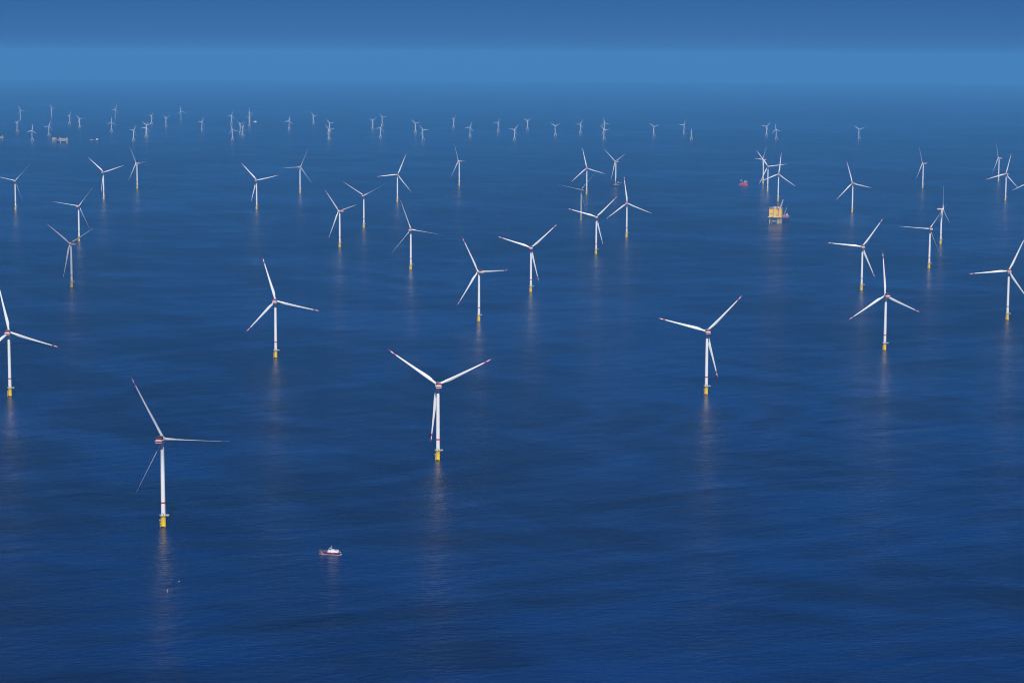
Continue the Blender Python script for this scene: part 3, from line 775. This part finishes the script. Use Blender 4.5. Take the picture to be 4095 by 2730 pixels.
# ------------------------------------------------------------------ sea
def sea_material():
    m, nt, b = new_mat('sea_water'); N, L = nt.nodes, nt.links
    geo = N.new('ShaderNodeNewGeometry')
    def mapping(rot, sc):
        # first turn the axes, then stretch
        vr = N.new('ShaderNodeVectorRotate'); vr.rotation_type = 'Z_AXIS'; vr.inputs['Angle'].default_value = rot
        L.new(geo.outputs['Position'], vr.inputs['Vector'])
        mp = N.new('ShaderNodeVectorMath'); mp.operation = 'MULTIPLY'; mp.inputs[1].default_value = sc
        L.new(vr.outputs[0], mp.inputs[0]); return mp.outputs[0]
    def noise(v, detail=3, dist=0.0, rough=.5):
        n = N.new('ShaderNodeTexNoise'); n.inputs['Scale'].default_value = 1; n.inputs['Detail'].default_value = detail
        n.inputs['Distortion'].default_value = dist; n.inputs['Roughness'].default_value = rough
        L.new(v, n.inputs['Vector']); return n.outputs['Fac']
    def ramp(v, a, b_, lo=0.0, hi=1.0):
        r = N.new('ShaderNodeMapRange'); r.interpolation_type = 'SMOOTHSTEP'
        r.inputs['From Min'].default_value = a; r.inputs['From Max'].default_value = b_; r.inputs['To Min'].default_value = lo; r.inputs['To Max'].default_value = hi
        L.new(v, r.inputs['Value']); return r.outputs['Result']
    def math2(op, a, b_):
        n = N.new('ShaderNodeMath'); n.operation = op
        for k, v in enumerate((a, b_)):
            if isinstance(v, (int, float)): n.inputs[k].default_value = v
            else: L.new(v, n.inputs[k])
        return n.outputs[0]
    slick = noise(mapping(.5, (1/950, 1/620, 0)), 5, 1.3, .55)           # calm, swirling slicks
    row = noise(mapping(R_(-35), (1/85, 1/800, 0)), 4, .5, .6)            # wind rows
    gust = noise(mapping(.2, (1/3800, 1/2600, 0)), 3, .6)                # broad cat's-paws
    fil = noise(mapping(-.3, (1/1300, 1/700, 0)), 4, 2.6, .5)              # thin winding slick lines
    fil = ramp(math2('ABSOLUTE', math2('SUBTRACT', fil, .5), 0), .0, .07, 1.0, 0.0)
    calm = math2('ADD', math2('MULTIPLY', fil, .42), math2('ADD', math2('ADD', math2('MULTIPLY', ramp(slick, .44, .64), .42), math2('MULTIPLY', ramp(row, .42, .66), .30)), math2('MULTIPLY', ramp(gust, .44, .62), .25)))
    w1 = noise(mapping(R_(-12), (1/15, 1/7.5, 0)), 3, .4, .5)               # swell and chop
    w2 = noise(mapping(R_(14), (1/4.5, 1/2.6, 0)), 3, .2, .6)
    w3 = noise(mapping(R_(-30), (1/150, 1/60, 0)), 2, .2, .5)
    h = math2('ADD', math2('ADD', math2('MULTIPLY', w1, 1.0), math2('MULTIPLY', w2, .35)), math2('MULTIPLY', w3, 2.5))
    bump = N.new('ShaderNodeBump'); bump.inputs['Distance'].default_value = BUMP
    bump.inputs['Filter Width'].default_value = .1 if 'Filter Width' in bump.inputs else 0
    L.new(h, bump.inputs['Height'])
    L.new(math2('SUBTRACT', 1.0, math2('MULTIPLY', calm, .5)), bump.inputs['Strength'])
    L.new(bump.outputs[0], b.inputs['Normal'])
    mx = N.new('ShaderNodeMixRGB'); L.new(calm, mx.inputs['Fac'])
    mx.inputs['Color1'].default_value = (*SEA_A, 1); mx.inputs['Color2'].default_value = (*SEA_B, 1)  # slicks mix towards a paler colour that imitates reflected sky
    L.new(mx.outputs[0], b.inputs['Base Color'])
    L.new(ramp(calm, 0, 1, .265, .20), b.inputs['Roughness'])
    b.inputs['IOR'].default_value = 1.333; b.inputs['Specular IOR Level'].default_value = .5
    return m
BUMP = 2.1
SEA_A, SEA_B = (.0000, .0000, .026), (.0003, .0185, .118)  # second colour is paler: the slicks' sky reflection painted into the water
rad = [0]; 
while rad[-1] < 98000: rad.append(rad[-1] + max(120, min(900, rad[-1]*.05+120)))
SEG = 180
bm = bmesh.new(); rows = []
c0 = bm.verts.new((0, 0, 0))
for r in rad[1:]:
    rows.append([bm.verts.new((r*math.cos(2*PI*k/SEG), r*math.sin(2*PI*k/SEG), -r*r/(2*EARTH))) for k in range(SEG)])
for k in range(SEG): bm.faces.new([c0, rows[0][k], rows[0][(k+1) % SEG]])
for a, b in zip(rows, rows[1:]):
    for k in range(SEG): bm.faces.new([a[k], b[k], b[(k+1) % SEG], a[(k+1) % SEG]])
for f in bm.faces: f.smooth = True
me = bpy.data.meshes.new('sea'); bm.to_mesh(me); bm.free()
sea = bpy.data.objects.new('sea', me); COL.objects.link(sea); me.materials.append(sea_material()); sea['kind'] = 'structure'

# ------------------------------------------------------------------ haze: one even box of air over the sea
HAZE_D = 4.0e-5
hz = bpy.data.materials.new('haze_air'); hz.use_nodes = True
nt = hz.node_tree; nt.nodes.clear()
out = nt.nodes.new('ShaderNodeOutputMaterial'); pv = nt.nodes.new('ShaderNodeVolumePrincipled')
pv.inputs['Color'].default_value = (.118, .405, .80, 1); pv.inputs['Density'].default_value = HAZE_D; pv.inputs['Anisotropy'].default_value = -.12
nt.links.new(pv.outputs[0], out.inputs['Volume'])
lo, hi = -(98000**2)/(2*EARTH) - 2, CAM_H + 65
mb = MB(); mb.box((0, 0, (lo+hi)/2), (200000, 200000, hi-lo), hz); o = mb.build('haze', smooth=False)
o['kind'] = 'stuff'; o['label'] = 'pale blue haze lying over the whole sea'

# ------------------------------------------------------------------ thin fair-weather clouds above the haze
SUN_AZ, SUN_EL = R_(180-3), R_(41)      # behind the camera; azimuth clockwise from +Y
cm = bpy.data.materials.new('cloud_vapour'); cm.use_nodes = True
nt = cm.node_tree; nt.nodes.clear()
out = nt.nodes.new('ShaderNodeOutputMaterial'); cv = nt.nodes.new('ShaderNodeVolumePrincipled')
cv.inputs['Color'].default_value = (.98, .98, .98, 1); cv.inputs['Density'].default_value = .0055
nt.links.new(cv.outputs[0], out.inputs['Volume'])
def cloud(x, y, z, sx, sy, sz, seed, label):
    """a lumpy flat-bottomed puff of vapour, one closed surface"""
    t = bmesh.new(); bmesh.ops.create_icosphere(t, subdivisions=4, radius=1)
    from mathutils import noise
    for v in t.verts:
        n = noise.fractal(v.co*1.6 + Vector((seed*7.1, seed*3.3, 0)), 1.0, 2.0, 4)
        v.co *= 1 + .32*n
        v.co = Vector((v.co.x*sx, v.co.y*sy, (v.co.z if v.co.z > 0 else v.co.z*.35)*sz))
    me = bpy.data.meshes.new('cloud'); t.to_mesh(me); t.free(); me.materials.append(cm)
    o = bpy.data.objects.new('cloud', me); COL.objects.link(o); o.location = (x, y, z)
    o['kind'] = 'structure'; o['label'] = label
def over(x, y, z, h):           # the spot at height h from which the sun's rays reach (x, y, z)
    k = (h-z)/math.tan(SUN_EL)
    return x + k*math.sin(SUN_AZ), y + k*math.cos(SUN_AZ), h
px_, py_ = M[35][:2]; cloud(*over(px_, py_, 150, 1150), 170, 95, 75, 1, 'small thin cloud above the nearest turbine')
px_, py_ = M[4][:2]; cloud(*over(px_, py_, 60, 1250), 190, 190, 80, 2, 'small thin cloud above the greyish turbine on the left')
px_, py_ = M[16][:2]; cloud(*over(px_, py_, 60, 1300), 190, 190, 80, 3, 'small thin cloud above the greyish turbine at centre')

# ------------------------------------------------------------------ daylight
w = bpy.data.worlds.new('World'); scene.world = w; w.use_nodes = True
nt = w.node_tree; bg = nt.nodes['Background']
sky = nt.nodes.new('ShaderNodeTexSky'); sky.sky_type = 'NISHITA'; sky.sun_disc = False
sky.sun_elevation = SUN_EL; sky.sun_rotation = SUN_AZ
sky.altitude = 500; sky.air_density = .10; sky.dust_density = 0; sky.ozone_density = 10.0
# evens out the steep fall from horizon to zenith, red falling fastest so the upper sky is the deeper blue
sp = nt.nodes.new('ShaderNodeSeparateColor'); cb = nt.nodes.new('ShaderNodeCombineColor')
nt.links.new(sky.outputs[0], sp.inputs[0])
for k, (g, m_) in enumerate(((.80, .262), (.52, .575), (.40, 1.12))):
    p = nt.nodes.new('ShaderNodeMath'); p.operation = 'POWER'; p.inputs[1].default_value = g
    q = nt.nodes.new('ShaderNodeMath'); q.operation = 'MULTIPLY'; q.inputs[1].default_value = m_
    nt.links.new(sp.outputs[k], p.inputs[0]); nt.links.new(p.outputs[0], q.inputs[0]); nt.links.new(q.outputs[0], cb.inputs[k])
nt.links.new(cb.outputs[0], bg.inputs['Color'])
bg.inputs['Strength'].default_value = .15
sl = bpy.data.lights.new('sun', 'SUN'); sl.energy = 5.0; sl.angle = R_(.5); sl.color = (1, .982, .95)
so = bpy.data.objects.new('sun', sl); COL.objects.link(so)
d = Vector((math.sin(SUN_AZ)*math.cos(SUN_EL), math.cos(SUN_AZ)*math.cos(SUN_EL), math.sin(SUN_EL)))
so.rotation_euler = d.to_track_quat('Z', 'Y').to_euler(); so.location = d*3000

# ------------------------------------------------------------------ camera
pitch, roll, foc = PITCH, ROLL, FOC
fw = Vector((0, math.cos(pitch), -math.sin(pitch))); up = Vector((0, math.sin(pitch), math.cos(pitch))); rt = Vector((1, 0, 0))
r2 = rt*math.cos(roll) + up*math.sin(roll); u2 = up*math.cos(roll) - rt*math.sin(roll)
cam = bpy.data.cameras.new('camera'); cam.sensor_width = 36; cam.lens = 36*foc/4095; cam.clip_start = 1; cam.clip_end = 400000
co = bpy.data.objects.new('camera', cam); COL.objects.link(co)
co.matrix_world = Matrix(((r2.x, u2.x, -fw.x, 0), (r2.y, u2.y, -fw.y, 0), (r2.z, u2.z, -fw.z, CAM_H), (0, 0, 0, 1)))
scene.camera = co
vs = scene.view_settings; vs.view_transform = 'Standard'; vs.look = 'None'; vs.exposure = 0; vs.gamma = 1
scene.cycles.use_denoising = True
scene.cycles.filter_width = 1.05
scene.cycles.volume_bounces = 1
scene.cycles.max_bounces = 6
